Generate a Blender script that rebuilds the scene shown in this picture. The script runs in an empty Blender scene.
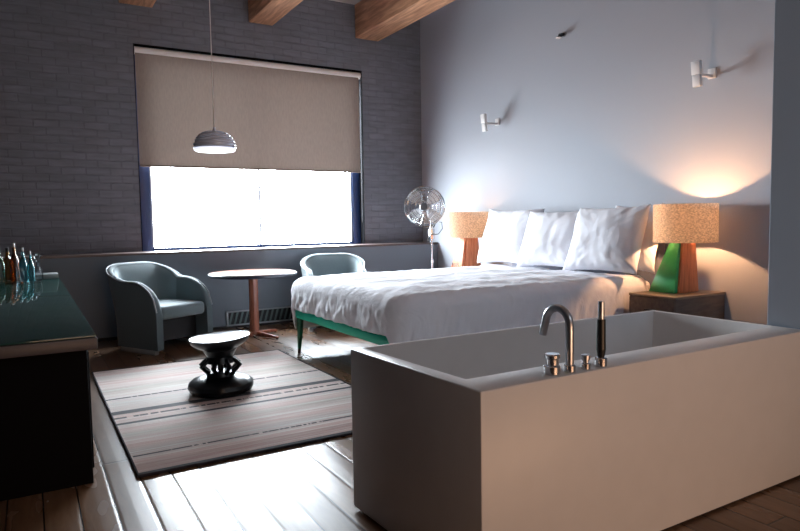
import bpy, bmesh, math, random
from math import pi, sin, cos, sqrt, radians
from mathutils import Vector, Matrix, noise, Euler
random.seed(7)
scene = bpy.context.scene
col = scene.collection

# ------------------------------------------------------------------ helpers
def lin(c):
    def f(v):
        v /= 255.0
        return v/12.92 if v <= 0.04045 else ((v+0.055)/1.055)**2.4
    return (f(c[0]), f(c[1]), f(c[2]), 1)

class MB:
    """collects shapes into one bmesh, then links it as ONE object"""
    def __init__(s): s.bm = bmesh.new()
    def _grid(s, rows, closed_u=False, closed_v=False, flip=False):
        nr, nc = len(rows), len(rows[0])
        for i in range(nr if closed_u else nr-1):
            for j in range(nc if closed_v else nc-1):
                q = [rows[i][j], rows[i][(j+1) % nc], rows[(i+1) % nr][(j+1) % nc], rows[(i+1) % nr][j]]
                if flip: q.reverse()
                q2 = []
                for v in q:
                    if v not in q2: q2.append(v)
                if len(q2) > 2:
                    try: s.bm.faces.new(q2)
                    except ValueError: pass
    def box(s, x0, x1, y0, y1, z0, z1, bev=0.0, seg=2, mat=None):
        b = bmesh.new()
        bmesh.ops.create_cube(b, size=1)
        for v in b.verts:
            v.co = Vector(((x0+x1)/2+v.co.x*(x1-x0), (y0+y1)/2+v.co.y*(y1-y0), (z0+z1)/2+v.co.z*(z1-z0)))
        if bev: bmesh.ops.bevel(b, geom=b.edges[:], offset=bev, segments=seg, affect='EDGES', profile=0.5)
        if mat is not None: b.transform(mat)
        s.merge(b); return s
    def merge(s, b):
        m = {}
        for v in b.verts: m[v] = s.bm.verts.new(v.co)
        for f in b.faces:
            try: s.bm.faces.new([m[v] for v in f.verts])
            except ValueError: pass
        b.free()
    def hexa(s, pts, bev=0.0):
        """8 points: bottom 4 (ccw) then top 4"""
        b = bmesh.new(); v = [b.verts.new(p) for p in pts]
        for f in ((3, 2, 1, 0), (4, 5, 6, 7), (0, 1, 5, 4), (1, 2, 6, 5), (2, 3, 7, 6), (3, 0, 4, 7)): b.faces.new([v[i] for i in f])
        if bev: bmesh.ops.bevel(b, geom=b.edges[:], offset=bev, segments=2, affect='EDGES', profile=0.5)
        s.merge(b); return s
    def lathe(s, prof, c=(0, 0, 0), seg=32, mat=None, mod=None):
        rows = []
        for (r, z) in prof:
            if r < 1e-6:
                p = Vector((0, 0, z));  p = (mat @ p) if mat else p
                v = s.bm.verts.new(p+Vector(c)); rows.append([v]*seg)
            else:
                row = []
                for k in range(seg):
                    a = 2*pi*k/seg; rr = r*(mod(a, z) if mod else 1)
                    p = Vector((rr*cos(a), rr*sin(a), z)); p = (mat @ p) if mat else p
                    row.append(s.bm.verts.new(p+Vector(c)))
                rows.append(row)
        s._grid(rows, closed_v=True); return s
    def cyl(s, p0, p1, r0, r1=None, seg=20, bev=0):
        r1 = r0 if r1 is None else r1
        p0, p1 = Vector(p0), Vector(p1); d = p1-p0; L = d.length
        q = d.to_track_quat('Z', 'Y').to_matrix()
        if bev: prof = [(0, 0), (r0-bev, 0), (r0, bev), (r1, L-bev), (r1-bev, L), (0, L)]
        else: prof = [(0, 0), (r0, 0), (r1, L), (0, L)]
        return s.lathe(prof, p0, seg, q)
    def tube(s, pts, r, seg=10, closed=False, caps=True):
        pts = [Vector(p) for p in pts]; n = len(pts); rows = []
        rr = r if isinstance(r, (list, tuple)) else [r]*n
        up = None
        for i in range(n):
            a = pts[(i-1) % n] if (closed or i > 0) else pts[i]
            b = pts[(i+1) % n] if (closed or i < n-1) else pts[i]
            t = (b-a).normalized()
            if up is None:
                up = t.orthogonal().normalized()
            up = (up - t*up.dot(t)).normalized(); sd = t.cross(up)
            rows.append([s.bm.verts.new(pts[i]+(up*cos(2*pi*k/seg)+sd*sin(2*pi*k/seg))*rr[i]) for k in range(seg)])
        s._grid(rows, closed_u=closed, closed_v=True)
        if not closed and caps:
            s.bm.faces.new(rows[0][::-1]); s.bm.faces.new(rows[-1])
        return s
    def build(s, name, mat, parent=None, smooth=True, angle=35, loc=None):
        bmesh.ops.remove_doubles(s.bm, verts=s.bm.verts[:], dist=1e-6)
        bmesh.ops.recalc_face_normals(s.bm, faces=s.bm.faces[:])
        me = bpy.data.meshes.new(name); s.bm.to_mesh(me); s.bm.free()
        if smooth:
            me.polygons.foreach_set('use_smooth', [True]*len(me.polygons))
            me.set_sharp_from_angle(angle=radians(angle))
        o = bpy.data.objects.new(name, me); col.objects.link(o)
        if mat: me.materials.append(mat)
        if parent: o.parent = parent
        if loc: o.location = loc
        return o

def tag(o, label, cat, group=None, kind=None):
    o['label'] = label; o['category'] = cat
    if group: o['group'] = group
    if kind: o['kind'] = kind
    return o
def thing(name, label, cat, loc=(0, 0, 0), rz=0, group=None):
    o = bpy.data.objects.new(name, None); col.objects.link(o)
    o.empty_display_size = 0.05
    o.location = loc; o.rotation_euler = (0, 0, rz)
    return tag(o, label, cat, group)
def struct(o): o['kind'] = 'structure'; return o
def copy_tree(o, parent=None):
    c = o.copy(); col.objects.link(c)
    if parent: c.parent = parent
    for ch in list(o.children): copy_tree(ch, c)
    return c

# ------------------------------------------------------------------ materials
class NT:
    def __init__(s, name):
        s.m = bpy.data.materials.new(name); s.m.use_nodes = True
        s.t = s.m.node_tree; s.b = s.t.nodes['Principled BSDF']; s.out = s.t.nodes['Material Output']
    def n(s, typ, **kw):
        nd = s.t.nodes.new(typ)
        for k, v in kw.items():
            if k.startswith('i_'): nd.inputs[k[2:].replace('_', ' ')].default_value = v
            else: setattr(nd, k, v)
        return nd
    def l(s, a, b): s.t.links.new(a, b)
    def coords(s, scale=(1, 1, 1), kind='Object', rot=(0, 0, 0)):
        tc = s.n('ShaderNodeTexCoord'); mp = s.n('ShaderNodeMapping')
        mp.inputs['Scale'].default_value = scale; mp.inputs['Rotation'].default_value = rot
        s.l(tc.outputs[kind], mp.inputs['Vector']); return mp.outputs['Vector']
    def ramp(s, fac, stops, interp='LINEAR'):
        r = s.n('ShaderNodeValToRGB'); cr = r.color_ramp; cr.interpolation = interp
        while len(cr.elements) > 1: cr.elements.remove(cr.elements[-1])
        cr.elements[0].position = stops[0][0]; cr.elements[0].color = stops[0][1]
        for p, c in stops[1:]:
            e = cr.elements.new(p); e.color = c
        s.l(fac, r.inputs['Fac']); return r.outputs['Color']
    def bump(s, h, strength=0.3, dist=0.01):
        b = s.n('ShaderNodeBump'); b.inputs['Strength'].default_value = strength; b.inputs['Distance'].default_value = dist
        s.l(h, b.inputs['Height']); s.l(b.outputs['Normal'], s.b.inputs['Normal']); return b

def simple(name, rgb, rough=0.5, metal=0.0, nscale=0, nbump=0.0, var=0.0, spec=0.5, dist=0.003, stretch=(1, 1, 1), sheen=0):
    k = NT(name); c = lin(rgb)
    k.b.inputs['Base Color'].default_value = c
    k.b.inputs['Roughness'].default_value = rough; k.b.inputs['Metallic'].default_value = metal
    k.b.inputs['Specular IOR Level'].default_value = spec
    if sheen: k.b.inputs['Sheen Weight'].default_value = sheen
    if nscale:
        v = k.coords(stretch)
        nz = k.n('ShaderNodeTexNoise'); nz.inputs['Scale'].default_value = nscale; nz.inputs['Detail'].default_value = 4
        k.l(v, nz.inputs['Vector'])
        if var:
            a = tuple(max(0, x*(1-var)) for x in c[:3])+(1,); b = tuple(min(1, x*(1+var)) for x in c[:3])+(1,)
            k.l(k.ramp(nz.outputs['Fac'], [(0.3, a), (0.7, b)]), k.b.inputs['Base Color'])
        if nbump: k.bump(nz.outputs['Fac'], nbump, dist)
    return k.m

def wood(name, dark, light, scale=(1, 1, 1), rough=0.4, bump=0.1):
    k = NT(name); v = k.coords(scale)
    nz = k.n('ShaderNodeTexNoise'); nz.inputs['Scale'].default_value = 6; nz.inputs['Detail'].default_value = 6; nz.inputs['Distortion'].default_value = 0.6
    k.l(v, nz.inputs['Vector'])
    k.l(k.ramp(nz.outputs['Fac'], [(0.3, lin(dark)), (0.7, lin(light))]), k.b.inputs['Base Color'])
    k.b.inputs['Roughness'].default_value = rough
    if bump: k.bump(nz.outputs['Fac'], bump, 0.003)
    return k.m

def brick_mat(name, rgb):
    k = NT(name)
    tc = k.n('ShaderNodeTexCoord'); sp = k.n('ShaderNodeSeparateXYZ'); cb = k.n('ShaderNodeCombineXYZ')
    k.l(tc.outputs['Object'], sp.inputs['Vector'])
    k.l(sp.outputs['X'], cb.inputs['X']); k.l(sp.outputs['Z'], cb.inputs['Y'])
    # wobble so the courses look hand laid
    nw = k.n('ShaderNodeTexNoise'); nw.inputs['Scale'].default_value = 2.2; nw.inputs['Detail'].default_value = 3
    k.l(tc.outputs['Object'], nw.inputs['Vector'])
    mx = k.n('ShaderNodeVectorMath', operation='MULTIPLY_ADD'); mx.inputs[1].default_value = (0.05, 0.045, 0); 
    k.l(nw.outputs['Color'], mx.inputs[0]); k.l(cb.outputs['Vector'], mx.inputs[2])
    br = k.n('ShaderNodeTexBrick'); br.inputs['Scale'].default_value = 1
    br.inputs['Brick Width'].default_value = 0.26; br.inputs['Row Height'].default_value = 0.088
    br.inputs['Mortar Size'].default_value = 0.009; br.inputs['Mortar Smooth'].default_value = 0.6
    c = lin(rgb)
    br.inputs['Color1'].default_value = tuple(x*1.06 for x in c[:3])+(1,)
    br.inputs['Color2'].default_value = tuple(x*0.94 for x in c[:3])+(1,)
    br.inputs['Mortar'].default_value = tuple(x*0.90 for x in c[:3])+(1,)
    k.l(mx.outputs['Vector'], br.inputs['Vector'])
    nz = k.n('ShaderNodeTexNoise'); nz.inputs['Scale'].default_value = 14; nz.inputs['Detail'].default_value = 5
    mp = k.n('ShaderNodeMapping'); mp.inputs['Scale'].default_value = (0.28, 1, 1.6); k.l(tc.outputs['Object'], mp.inputs['Vector']); k.l(mp.outputs['Vector'], nz.inputs['Vector'])
    mm = k.n('ShaderNodeMix', data_type='RGBA', blend_type='MULTIPLY'); mm.inputs['Factor'].default_value = 0.55
    k.l(br.outputs['Color'], mm.inputs['A']); k.l(k.ramp(nz.outputs['Fac'], [(0.3, (.6, .6, .6, 1)), (0.65, (1, 1, 1, 1))]), mm.inputs['B'])
    k.l(mm.outputs['Result'], k.b.inputs['Base Color'])
    k.b.inputs['Roughness'].default_value = 0.75
    hs = k.n('ShaderNodeMath', operation='MULTIPLY_ADD'); hs.inputs[1].default_value = -1.0
    k.l(br.outputs['Fac'], hs.inputs[0]); k.l(nz.outputs['Fac'], hs.inputs[2])
    k.bump(hs.outputs['Value'], 0.6, 0.010)
    return k.m

def floor_mat():
    k = NT('floor_planks')
    tc = k.n('ShaderNodeTexCoord'); sp = k.n('ShaderNodeSeparateXYZ'); cb = k.n('ShaderNodeCombineXYZ')
    k.l(tc.outputs['Object'], sp.inputs['Vector']); k.l(sp.outputs['Y'], cb.inputs['X']); k.l(sp.outputs['X'], cb.inputs['Y'])
    br = k.n('ShaderNodeTexBrick'); br.inputs['Scale'].default_value = 1; br.offset = 0.37
    br.inputs['Brick Width'].default_value = 2.3; br.inputs['Row Height'].default_value = 0.146
    br.inputs['Mortar Size'].default_value = 0.004; br.inputs['Mortar Smooth'].default_value = 0.3; br.inputs['Bias'].default_value = 0
    br.inputs['Color1'].default_value = lin((126, 94, 70)); br.inputs['Color2'].default_value = lin((88, 62, 44)); br.inputs['Mortar'].default_value = lin((30, 20, 14))
    k.l(cb.outputs['Vector'], br.inputs['Vector'])
    nz = k.n('ShaderNodeTexNoise'); nz.inputs['Scale'].default_value = 5; nz.inputs['Detail'].default_value = 7; nz.inputs['Distortion'].default_value = 0.8
    mp = k.n('ShaderNodeMapping'); mp.inputs['Scale'].default_value = (6, 0.9, 1); k.l(tc.outputs['Object'], mp.inputs['Vector']); k.l(mp.outputs['Vector'], nz.inputs['Vector'])
    mm = k.n('ShaderNodeMix', data_type='RGBA', blend_type='MULTIPLY'); mm.inputs['Factor'].default_value = 0.6
    k.l(br.outputs['Color'], mm.inputs['A']); k.l(k.ramp(nz.outputs['Fac'], [(0.3, (.55, .5, .45, 1)), (0.7, (1, 1, 1, 1))]), mm.inputs['B'])
    k.l(mm.outputs['Result'], k.b.inputs['Base Color'])
    n2 = k.n('ShaderNodeTexNoise'); n2.inputs['Scale'].default_value = 4; n2.inputs['Detail'].default_value = 1.5
    m2 = k.n('ShaderNodeMapping'); m2.inputs['Scale'].default_value = (2.5, 0.8, 1); k.l(tc.outputs['Object'], m2.inputs['Vector']); k.l(m2.outputs['Vector'], n2.inputs['Vector'])
    mr = k.n('ShaderNodeMapRange'); mr.inputs['From Min'].default_value = 0.1; mr.inputs['From Max'].default_value = 0.9
    mr.inputs['To Min'].default_value = 0.2; mr.inputs['To Max'].default_value = 0.3
    k.l(n2.outputs['Fac'], mr.inputs['Value'])
    b3 = k.n('ShaderNodeTexBrick'); b3.offset = 0.37
    for a_, v_ in (('Scale', 1), ('Brick Width', 2.3), ('Row Height', 0.146), ('Mortar Size', 0.0), ('Color1', (0, 0, 0, 1)), ('Color2', (1, 1, 1, 1))): b3.inputs[a_].default_value = v_
    k.l(cb.outputs['Vector'], b3.inputs['Vector'])
    ra = k.n('ShaderNodeMath', operation='MULTIPLY_ADD'); ra.inputs[1].default_value = 0.14; k.l(b3.outputs['Color'], ra.inputs[0]); k.l(mr.outputs['Result'], ra.inputs[2])
    k.l(ra.outputs['Value'], k.b.inputs['Roughness'])
    # each board is very slightly cupped
    fr = k.n('ShaderNodeMath', operation='MULTIPLY'); fr.inputs[1].default_value = 1/0.146; k.l(sp.outputs['X'], fr.inputs[0])
    ff = k.n('ShaderNodeMath', operation='PINGPONG'); ff.inputs[1].default_value = 0.5; k.l(fr.outputs['Value'], ff.inputs[0])
    b2 = k.n('ShaderNodeTexBrick'); b2.offset = 0.37
    for a_, v_ in (('Scale', 1), ('Brick Width', 2.3), ('Row Height', 0.146), ('Mortar Size', 0.016), ('Mortar Smooth', 1.0)): b2.inputs[a_].default_value = v_
    k.l(cb.outputs['Vector'], b2.inputs['Vector'])
    h1 = k.n('ShaderNodeMath', operation='MULTIPLY_ADD'); h1.inputs[1].default_value = -0.6; k.l(b2.outputs['Fac'], h1.inputs[0])
    h2 = ff
    k.l(h2.outputs['Value'], h1.inputs[2])
    k.bump(h1.outputs['Value'], 0.35, 0.006)
    return k.m

def rug_mat(y0, y1):
    k = NT('rug_stripes')
    tc = k.n('ShaderNodeTexCoord'); sp = k.n('ShaderNodeSeparateXYZ'); k.l(tc.outputs['Object'], sp.inputs['Vector'])
    mr = k.n('ShaderNodeMapRange'); mr.inputs['From Min'].default_value = y0; mr.inputs['From Max'].default_value = y1; k.l(sp.outputs['Y'], mr.inputs['Value'])
    base = lin((238, 230, 224)); pink = lin((226, 192, 184)); grey = lin((204, 210, 206)); rust = lin((150, 104, 90)); green = lin((170, 180, 166)); cream = lin((222, 216, 208)); dark = lin((26, 22, 32))
    L = y1-y0
    def p(y): return (y-y0)/L
    stops = [(0, rust), (p(3.60), rust), (p(3.66), pink), (p(3.72), cream), (p(3.86), grey), (p(3.95), pink), (p(4.06), base), (p(4.18), green), (p(4.26), pink), (p(4.36), base), (p(4.62), pink), (p(4.78), cream), (p(4.95), grey), (p(5.12), base), (p(5.25), cream), (p(5.38), green), (p(5.5), base), (p(5.65), pink), (p(5.78), cream), (p(5.9), grey), (p(6.0), pink), (p(6.1), base)]
    c1 = k.ramp(mr.outputs['Result'], stops)
    # fine weft stripes
    v = k.coords((0.35, 42, 1)); nz = k.n('ShaderNodeTexNoise'); nz.inputs['Scale'].default_value = 1; nz.inputs['Detail'].default_value = 5; nz.inputs['Roughness'].default_value = 0.7; k.l(v, nz.inputs['Vector'])
    c2 = k.ramp(nz.outputs['Fac'], [(0.32, lin((104, 96, 94))), (0.42, lin((232, 220, 212))), (0.5, lin((176, 134, 128))), (0.58, lin((246, 242, 236))), (0.68, lin((124, 130, 128)))])
    mx = k.n('ShaderNodeMix', data_type='RGBA'); mx.inputs['Factor'].default_value = 0.62; k.l(c1, mx.inputs['A']); k.l(c2, mx.inputs['B'])
    # dark bands
    W, B = (0, 0, 0, 1), (1, 1, 1, 1)
    st = [(0, B), (p(3.475), W)]
    for a, b in ((4.395, 4.435), (4.655, 4.735)): st += [(p(a), B), (p(b), W)]
    m1 = k.ramp(mr.outputs['Result'], st, 'CONSTANT')
    st2 = [(0, W)]
    for a, b in ((3.735, 3.755), (4.545, 4.575), (5.08, 5.105)): st2 += [(p(a), B), (p(b), W)]
    m2 = k.ramp(mr.outputs['Result'], st2, 'CONSTANT')
    vd = k.coords((40, 1, 1)); nd = k.n('ShaderNodeTexNoise'); nd.inputs['Scale'].default_value = 1; k.l(vd, nd.inputs['Vector'])
    ds = k.ramp(nd.outputs['Fac'], [(0.40, W), (0.44, B)])
    mm = k.n('ShaderNodeMath', operation='MULTIPLY'); k.l(m2, mm.inputs[0]); k.l(ds, mm.inputs[1])
    ad = k.n('ShaderNodeMath', operation='MAXIMUM'); k.l(m1, ad.inputs[0]); k.l(mm.outputs['Value'], ad.inputs[1])
    mx2 = k.n('ShaderNodeMix', data_type='RGBA'); k.l(ad.outputs['Value'], mx2.inputs['Factor']); k.l(mx.outputs['Result'], mx2.inputs['A']); mx2.inputs['B'].default_value = dark
    k.l(mx2.outputs['Result'], k.b.inputs['Base Color']); k.b.inputs['Roughness'].default_value = 0.8; k.b.inputs['Specular IOR Level'].default_value = 0.2; k.b.inputs['Sheen Weight'].default_value = 0.12
    vb = k.coords((90, 160, 1)); nb = k.n('ShaderNodeTexNoise'); nb.inputs['Scale'].default_value = 1; k.l(vb, nb.inputs['Vector'])
    k.bump(nb.outputs['Fac'], 0.6, 0.004)
    return k.m

def cloth_translucent(name, rgb, trans=0.35, nscale=300, stretch=(1, 1, 1), var=0.25, bump=0.3, tcol=None):
    k = NT(name); c = lin(rgb); v = k.coords(stretch)
    nz = k.n('ShaderNodeTexNoise'); nz.inputs['Scale'].default_value = nscale; nz.inputs['Detail'].default_value = 3; k.l(v, nz.inputs['Vector'])
    cc = k.ramp(nz.outputs['Fac'], [(0.35, tuple(x*(1-var) for x in c[:3])+(1,)), (0.65, tuple(min(1, x*(1+var)) for x in c[:3])+(1,))])
    k.l(cc, k.b.inputs['Base Color']); k.b.inputs['Roughness'].default_value = 0.9; k.b.inputs['Specular IOR Level'].default_value = 0.15
    tr = k.n('ShaderNodeBsdfTranslucent')
    if tcol:
        t = lin(tcol); k.l(k.ramp(nz.outputs['Fac'], [(0.35, tuple(x*(1-var) for x in t[:3])+(1,)), (0.65, tuple(min(1, x*(1+var)) for x in t[:3])+(1,))]), tr.inputs['Color'])
    else: k.l(cc, tr.inputs['Color'])
    mx = k.n('ShaderNodeMixShader'); mx.inputs['Fac'].default_value = trans
    k.l(k.b.outputs['BSDF'], mx.inputs[1]); k.l(tr.outputs['BSDF'], mx.inputs[2]); k.l(mx.outputs['Shader'], k.out.inputs['Surface'])
    k.bump(nz.outputs['Fac'], bump, 0.001)
    return k.m

def pane_mat():
    k = NT('window_glass')
    tr = k.n('ShaderNodeBsdfTransparent'); tr.inputs['Color'].default_value = (0.96, 0.98, 0.98, 1)
    gl = k.n('ShaderNodeBsdfGlossy'); gl.inputs['Roughness'].default_value = 0.02
    mx = k.n('ShaderNodeMixShader'); mx.inputs['Fac'].default_value = 0.06
    k.l(tr.outputs['BSDF'], mx.inputs[1]); k.l(gl.outputs['BSDF'], mx.inputs[2]); k.l(mx.outputs['Shader'], k.out.inputs['Surface'])
    return k.m

def glass_mat(name, rgb, rough=0.03):
    k = NT(name); k.b.inputs['Base Color'].default_value = lin(rgb); k.b.inputs['Roughness'].default_value = rough
    k.b.inputs['Transmission Weight'].default_value = 1; k.b.inputs['IOR'].default_value = 1.45
    return k.m

def emit_mat(name, rgb, s):
    k = NT(name); k.b.inputs['Base Color'].default_value = lin(rgb)
    k.b.inputs['Emission Color'].default_value = lin(rgb); k.b.inputs['Emission Strength'].default_value = s
    return k.m

def duvet_mat(name, rgb, s=1.0):
    k = NT(name); k.b.inputs['Base Color'].default_value = lin(rgb); k.b.inputs['Roughness'].default_value = 0.85
    k.b.inputs['Specular IOR Level'].default_value = 0.2; k.b.inputs['Sheen Weight'].default_value = 0.15
    v = k.coords((1, 1, 0.6)); nz = k.n('ShaderNodeTexNoise'); nz.inputs['Scale'].default_value = 9; nz.inputs['Detail'].default_value = 5; nz.inputs['Distortion'].default_value = 1.2
    k.l(v, nz.inputs['Vector']); k.bump(nz.outputs['Fac'], 0.35*s, 0.03)
    return k.m

M = {}
M['brick'] = brick_mat('grey_painted_brick', (121, 122, 130))
M['plaster'] = simple('lavender_grey_plaster', (175, 178, 186), 0.7, nscale=3.5, nbump=0.25, dist=0.02)
M['partition'] = simple('blue_grey_paint', (142, 156, 172), 0.7, nscale=5, nbump=0.1)
M['dado'] = simple('grey_dado_paint', (102, 110, 120), 0.45, nscale=5, nbump=0.1)
M['darkwall'] = simple('charcoal_wall', (44, 42, 46), 0.8, nscale=4, nbump=0.1)
M['backwall'] = simple('grey_wall', (140, 132, 126), 0.8, nscale=4, nbump=0.1)
M['ceiling'] = simple('pale_ceiling', (190, 186, 186), 0.8, nscale=4, nbump=0.1)
M['floor'] = floor_mat()
M['beam'] = wood('timber_beam', (150, 104, 74), (216, 164, 126), (4, 0.4, 4), 0.6, 0.2)
M['cap'] = wood('dark_wood_cap', (66, 52, 50), (92, 76, 74), (1, 6, 6), 0.3, 0.05)
M['frame'] = simple('blue_black_metal', (30, 50, 92), 0.35, 0.0, nscale=30, nbump=0.03)
M['reveal'] = simple('near_black_reveal', (8, 8, 10), 0.8, nscale=20, nbump=0.03, spec=0.05)
M['mullion'] = simple('grey_metal_mullion', (150, 152, 158), 0.4, 0.3, nscale=30, nbump=0.02)
M['pane'] = pane_mat()
M['blind'] = cloth_translucent('blind_fabric', (140, 124, 114), 0.014, 60, (1, 1, 0.25), 0.05, 0.1)
M['tubewhite'] = simple('white_roller', (250, 244, 240), 0.5, nscale=40, nbump=0.02)
M['blackmetal'] = simple('black_metal', (24, 24, 28), 0.4, 0.5, nscale=40, nbump=0.02)
M['chrome'] = simple('chrome', (210, 212, 216), 0.12, 1.0, nscale=60, nbump=0.01)
M['steel'] = simple('brushed_steel', (168, 170, 176), 0.28, 1.0, nscale=90, nbump=0.04)
M['alu'] = simple('spun_aluminium', (214, 222, 240), 0.3, 0.2, nscale=60, nbump=0.02)
M['bladealu'] = simple('pale_blade_aluminium', (232, 234, 238), 0.45, 0.4, nscale=60, nbump=0.02)
M['whitepaint'] = simple('white_paint', (226, 222, 220), 0.5, nscale=40, nbump=0.02)
M['cord'] = simple('pale_cord', (236, 230, 226), 0.6, nscale=80, nbump=0.05)
M['bath'] = simple('pale_stone_composite', (206, 202, 200), 0.4, nscale=8, nbump=0.015, var=0.02)
M['plinth'] = simple('dark_base_gap_shade', (22, 18, 18), 0.7, nscale=8, nbump=0.02)  # near-black puts the shade of gaps into the colour; baseboard shares it
M['blackplastic'] = simple('black_rubber', (14, 14, 16), 0.4, nscale=60, nbump=0.05)
M['sheet'] = duvet_mat('white_cotton', (236, 236, 242))
M['pillow'] = duvet_mat('white_pillow_cotton', (240, 240, 246), 0.3)
M['mattress'] = simple('mattress_ticking', (222, 220, 218), 0.9, nscale=60, nbump=0.2)
M['green'] = simple('teal_green_upholstery', (30, 205, 168), 0.5, nscale=120, nbump=0.1, var=0.08)
M['leggreen'] = simple('dark_green_leg', (12, 96, 66), 0.4, nscale=50, nbump=0.05)
M['legtip'] = simple('brown_leg_tip', (62, 36, 26), 0.4, nscale=50, nbump=0.05)
M['headboard'] = simple('grey_headboard_fabric', (120, 122, 134), 0.9, nscale=200, nbump=0.2)
M['nswood'] = wood('taupe_wood', (98, 82, 74), (122, 104, 92), (1, 5, 5), 0.45, 0.05)
M['nstop'] = wood('light_taupe_wood', (130, 112, 92), (152, 132, 110), (1, 5, 5), 0.4, 0.05)
M['shade'] = cloth_translucent('burlap_shade', (226, 206, 182), 0.72, 60, (1, 1, 1.6), 0.28, 0.3, (226, 216, 204))
M['lampgreen'] = simple('green_glaze', (58, 172, 100), 0.4, nscale=14, nbump=0.05, var=0.1)
M['lamporange'] = wood('orange_stained_wood', (182, 100, 66), (226, 148, 106), (14, 14, 1), 0.45, 0.1)
M['lampdark'] = simple('dark_green_bracket', (18, 58, 46), 0.5, nscale=40, nbump=0.03)
M['opal'] = emit_mat('lit_opal_glass', (240, 244, 255), 1.0)
M['bulb'] = emit_mat('warm_bulb', (255, 214, 160), 6)
M['chairfab'] = simple('grey_green_wool', (84, 98, 102), 0.85, nscale=160, nbump=0.25, var=0.1, sheen=0.3)
M['chairseat'] = simple('light_grey_green_wool', (108, 122, 126), 0.85, nscale=160, nbump=0.25, var=0.1, sheen=0.3)
M['pip'] = simple('pale_piping', (168, 176, 180), 0.6, nscale=90, nbump=0.1)
M['glide'] = simple('grey_metal_glide', (176, 178, 178), 0.5, 0.0, nscale=60, nbump=0.02)
M['tabletop'] = wood('pinkish_table_top', (92, 52, 40), (120, 74, 58), (1, 5, 1), 0.5, 0.02)
M['tabletop'].node_tree.nodes['Principled BSDF'].inputs['Specular IOR Level'].default_value = 0.02
M['tablewood'] = wood('red_brown_column', (112, 58, 40), (156, 92, 66), (9, 9, 1), 0.35, 0.05)
M['tableedge'] = simple('dark_blue_edge', (40, 42, 56), 0.35, nscale=50, nbump=0.02)
M['ebony'] = simple('carved_ebony', (9, 11, 16), 0.28, nscale=26, nbump=0.2, var=0.2, spec=0.35)
M['dishin'] = simple('window_reflection_dish', (128, 132, 138), 0.24, nscale=12, nbump=0.05, var=0.1)  # pale tone paints the window's reflection onto the glossy black dish
M['rugedge'] = simple('rug_binding', (40, 34, 42), 0.95, nscale=200, nbump=0.3)
M['counterglass'] = simple('dark_green_glass_top', (36, 68, 64), 0.06, nscale=20, nbump=0.004)
M['fascia'] = simple('taupe_fascia', (74, 68, 72), 0.45, nscale=20, nbump=0.03, var=0.05)
M['counterbody'] = simple('black_stained_wood', (10, 9, 11), 0.8, nscale=20, nbump=0.05, spec=0.08)
M['vent'] = simple('grille_silver', (160, 164, 168), 0.35, 0.7, nscale=60, nbump=0.02)
M['ventslat'] = simple('reflection_green_slat', (92, 108, 106), 0.35, 0.6, nscale=60, nbump=0.02)  # greenish tone paints in the reflections inside the grille
M['boxgrey'] = simple('pale_grey_card', (150, 156, 158), 0.6, nscale=40, nbump=0.03)
M['g_green'] = glass_mat('green_bottle_glass', (200, 228, 205))
M['g_amber'] = glass_mat('amber_bottle_glass', (234, 188, 130))
M['g_brown'] = glass_mat('brown_bottle_glass', (190, 130, 86))
M['g_teal'] = glass_mat('teal_bottle_glass', (165, 228, 235))
M['g_clear'] = glass_mat('clear_glass', (236, 242, 244))
M['g_yellow'] = glass_mat('pale_yellow_glass', (236, 220, 160))

# ------------------------------------------------------------------ room
XR, YW, YD, ZC = 5.30, 8.30, 7.88, 4.42       # bed wall, brick wall, dado face, ceiling
XL, YB, XP, YP = -0.78, -2.2, 3.30, 1.845     # left wall, wall behind the camera, partition
WX0, WX1, WZ0, WZ1 = 1.200, 4.285, 1.0, 3.50  # window opening
struct(MB().box(XL-.2, XR+.2, YB-.2, YW+.4, -.2, 0).build('floor', M['floor'], smooth=False))
struct(MB().box(XL-.2, XR+.2, YB-.2, YW+.4, ZC, ZC+.2).build('ceiling', M['ceiling'], smooth=False))
w = MB()
w.box(XL-.2, WX0, YW, YW+.4, 0, ZC); w.box(WX1, XR+.2, YW, YW+.4, 0, ZC)
w.box(WX0, WX1, YW, YW+.4, WZ1, ZC); w.box(WX0, WX1, YW, YW+.4, 0, WZ0-.03)
struct(w.build('wall_back', M['brick'], smooth=False))
struct(MB().box(XR, XR+.2, YP-.2, YW+.0, 0, ZC).build('wall_right', M['plaster'], smooth=False))
struct(MB().box(XL-.2, XL, YB-.2, YW, 0, ZC).build('wall_left', M['darkwall'], smooth=False))
struct(MB().box(XL, XP, YB-.2, YB, 0, ZC).build('wall_front', M['backwall'], smooth=False))
struct(MB().box(XP, XR, YB-.2, YP, 0, ZC, 0.004).build('wall_partition', M['partition'], smooth=False))
struct(MB().box(XL, XR, YD, YW, 0, 0.965).build('wall_dado', M['dado'], smooth=False))
struct(MB().box(XL, XR, YD-.015, YW, 0.965, 0.992, 0.004).build('trim_1', M['cap'], smooth=False))
struct(MB().box(XL, XR, YD-.012, YD, 0, 0.035, 0.003).build('baseboard_back', M['plinth'], smooth=False))

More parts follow.
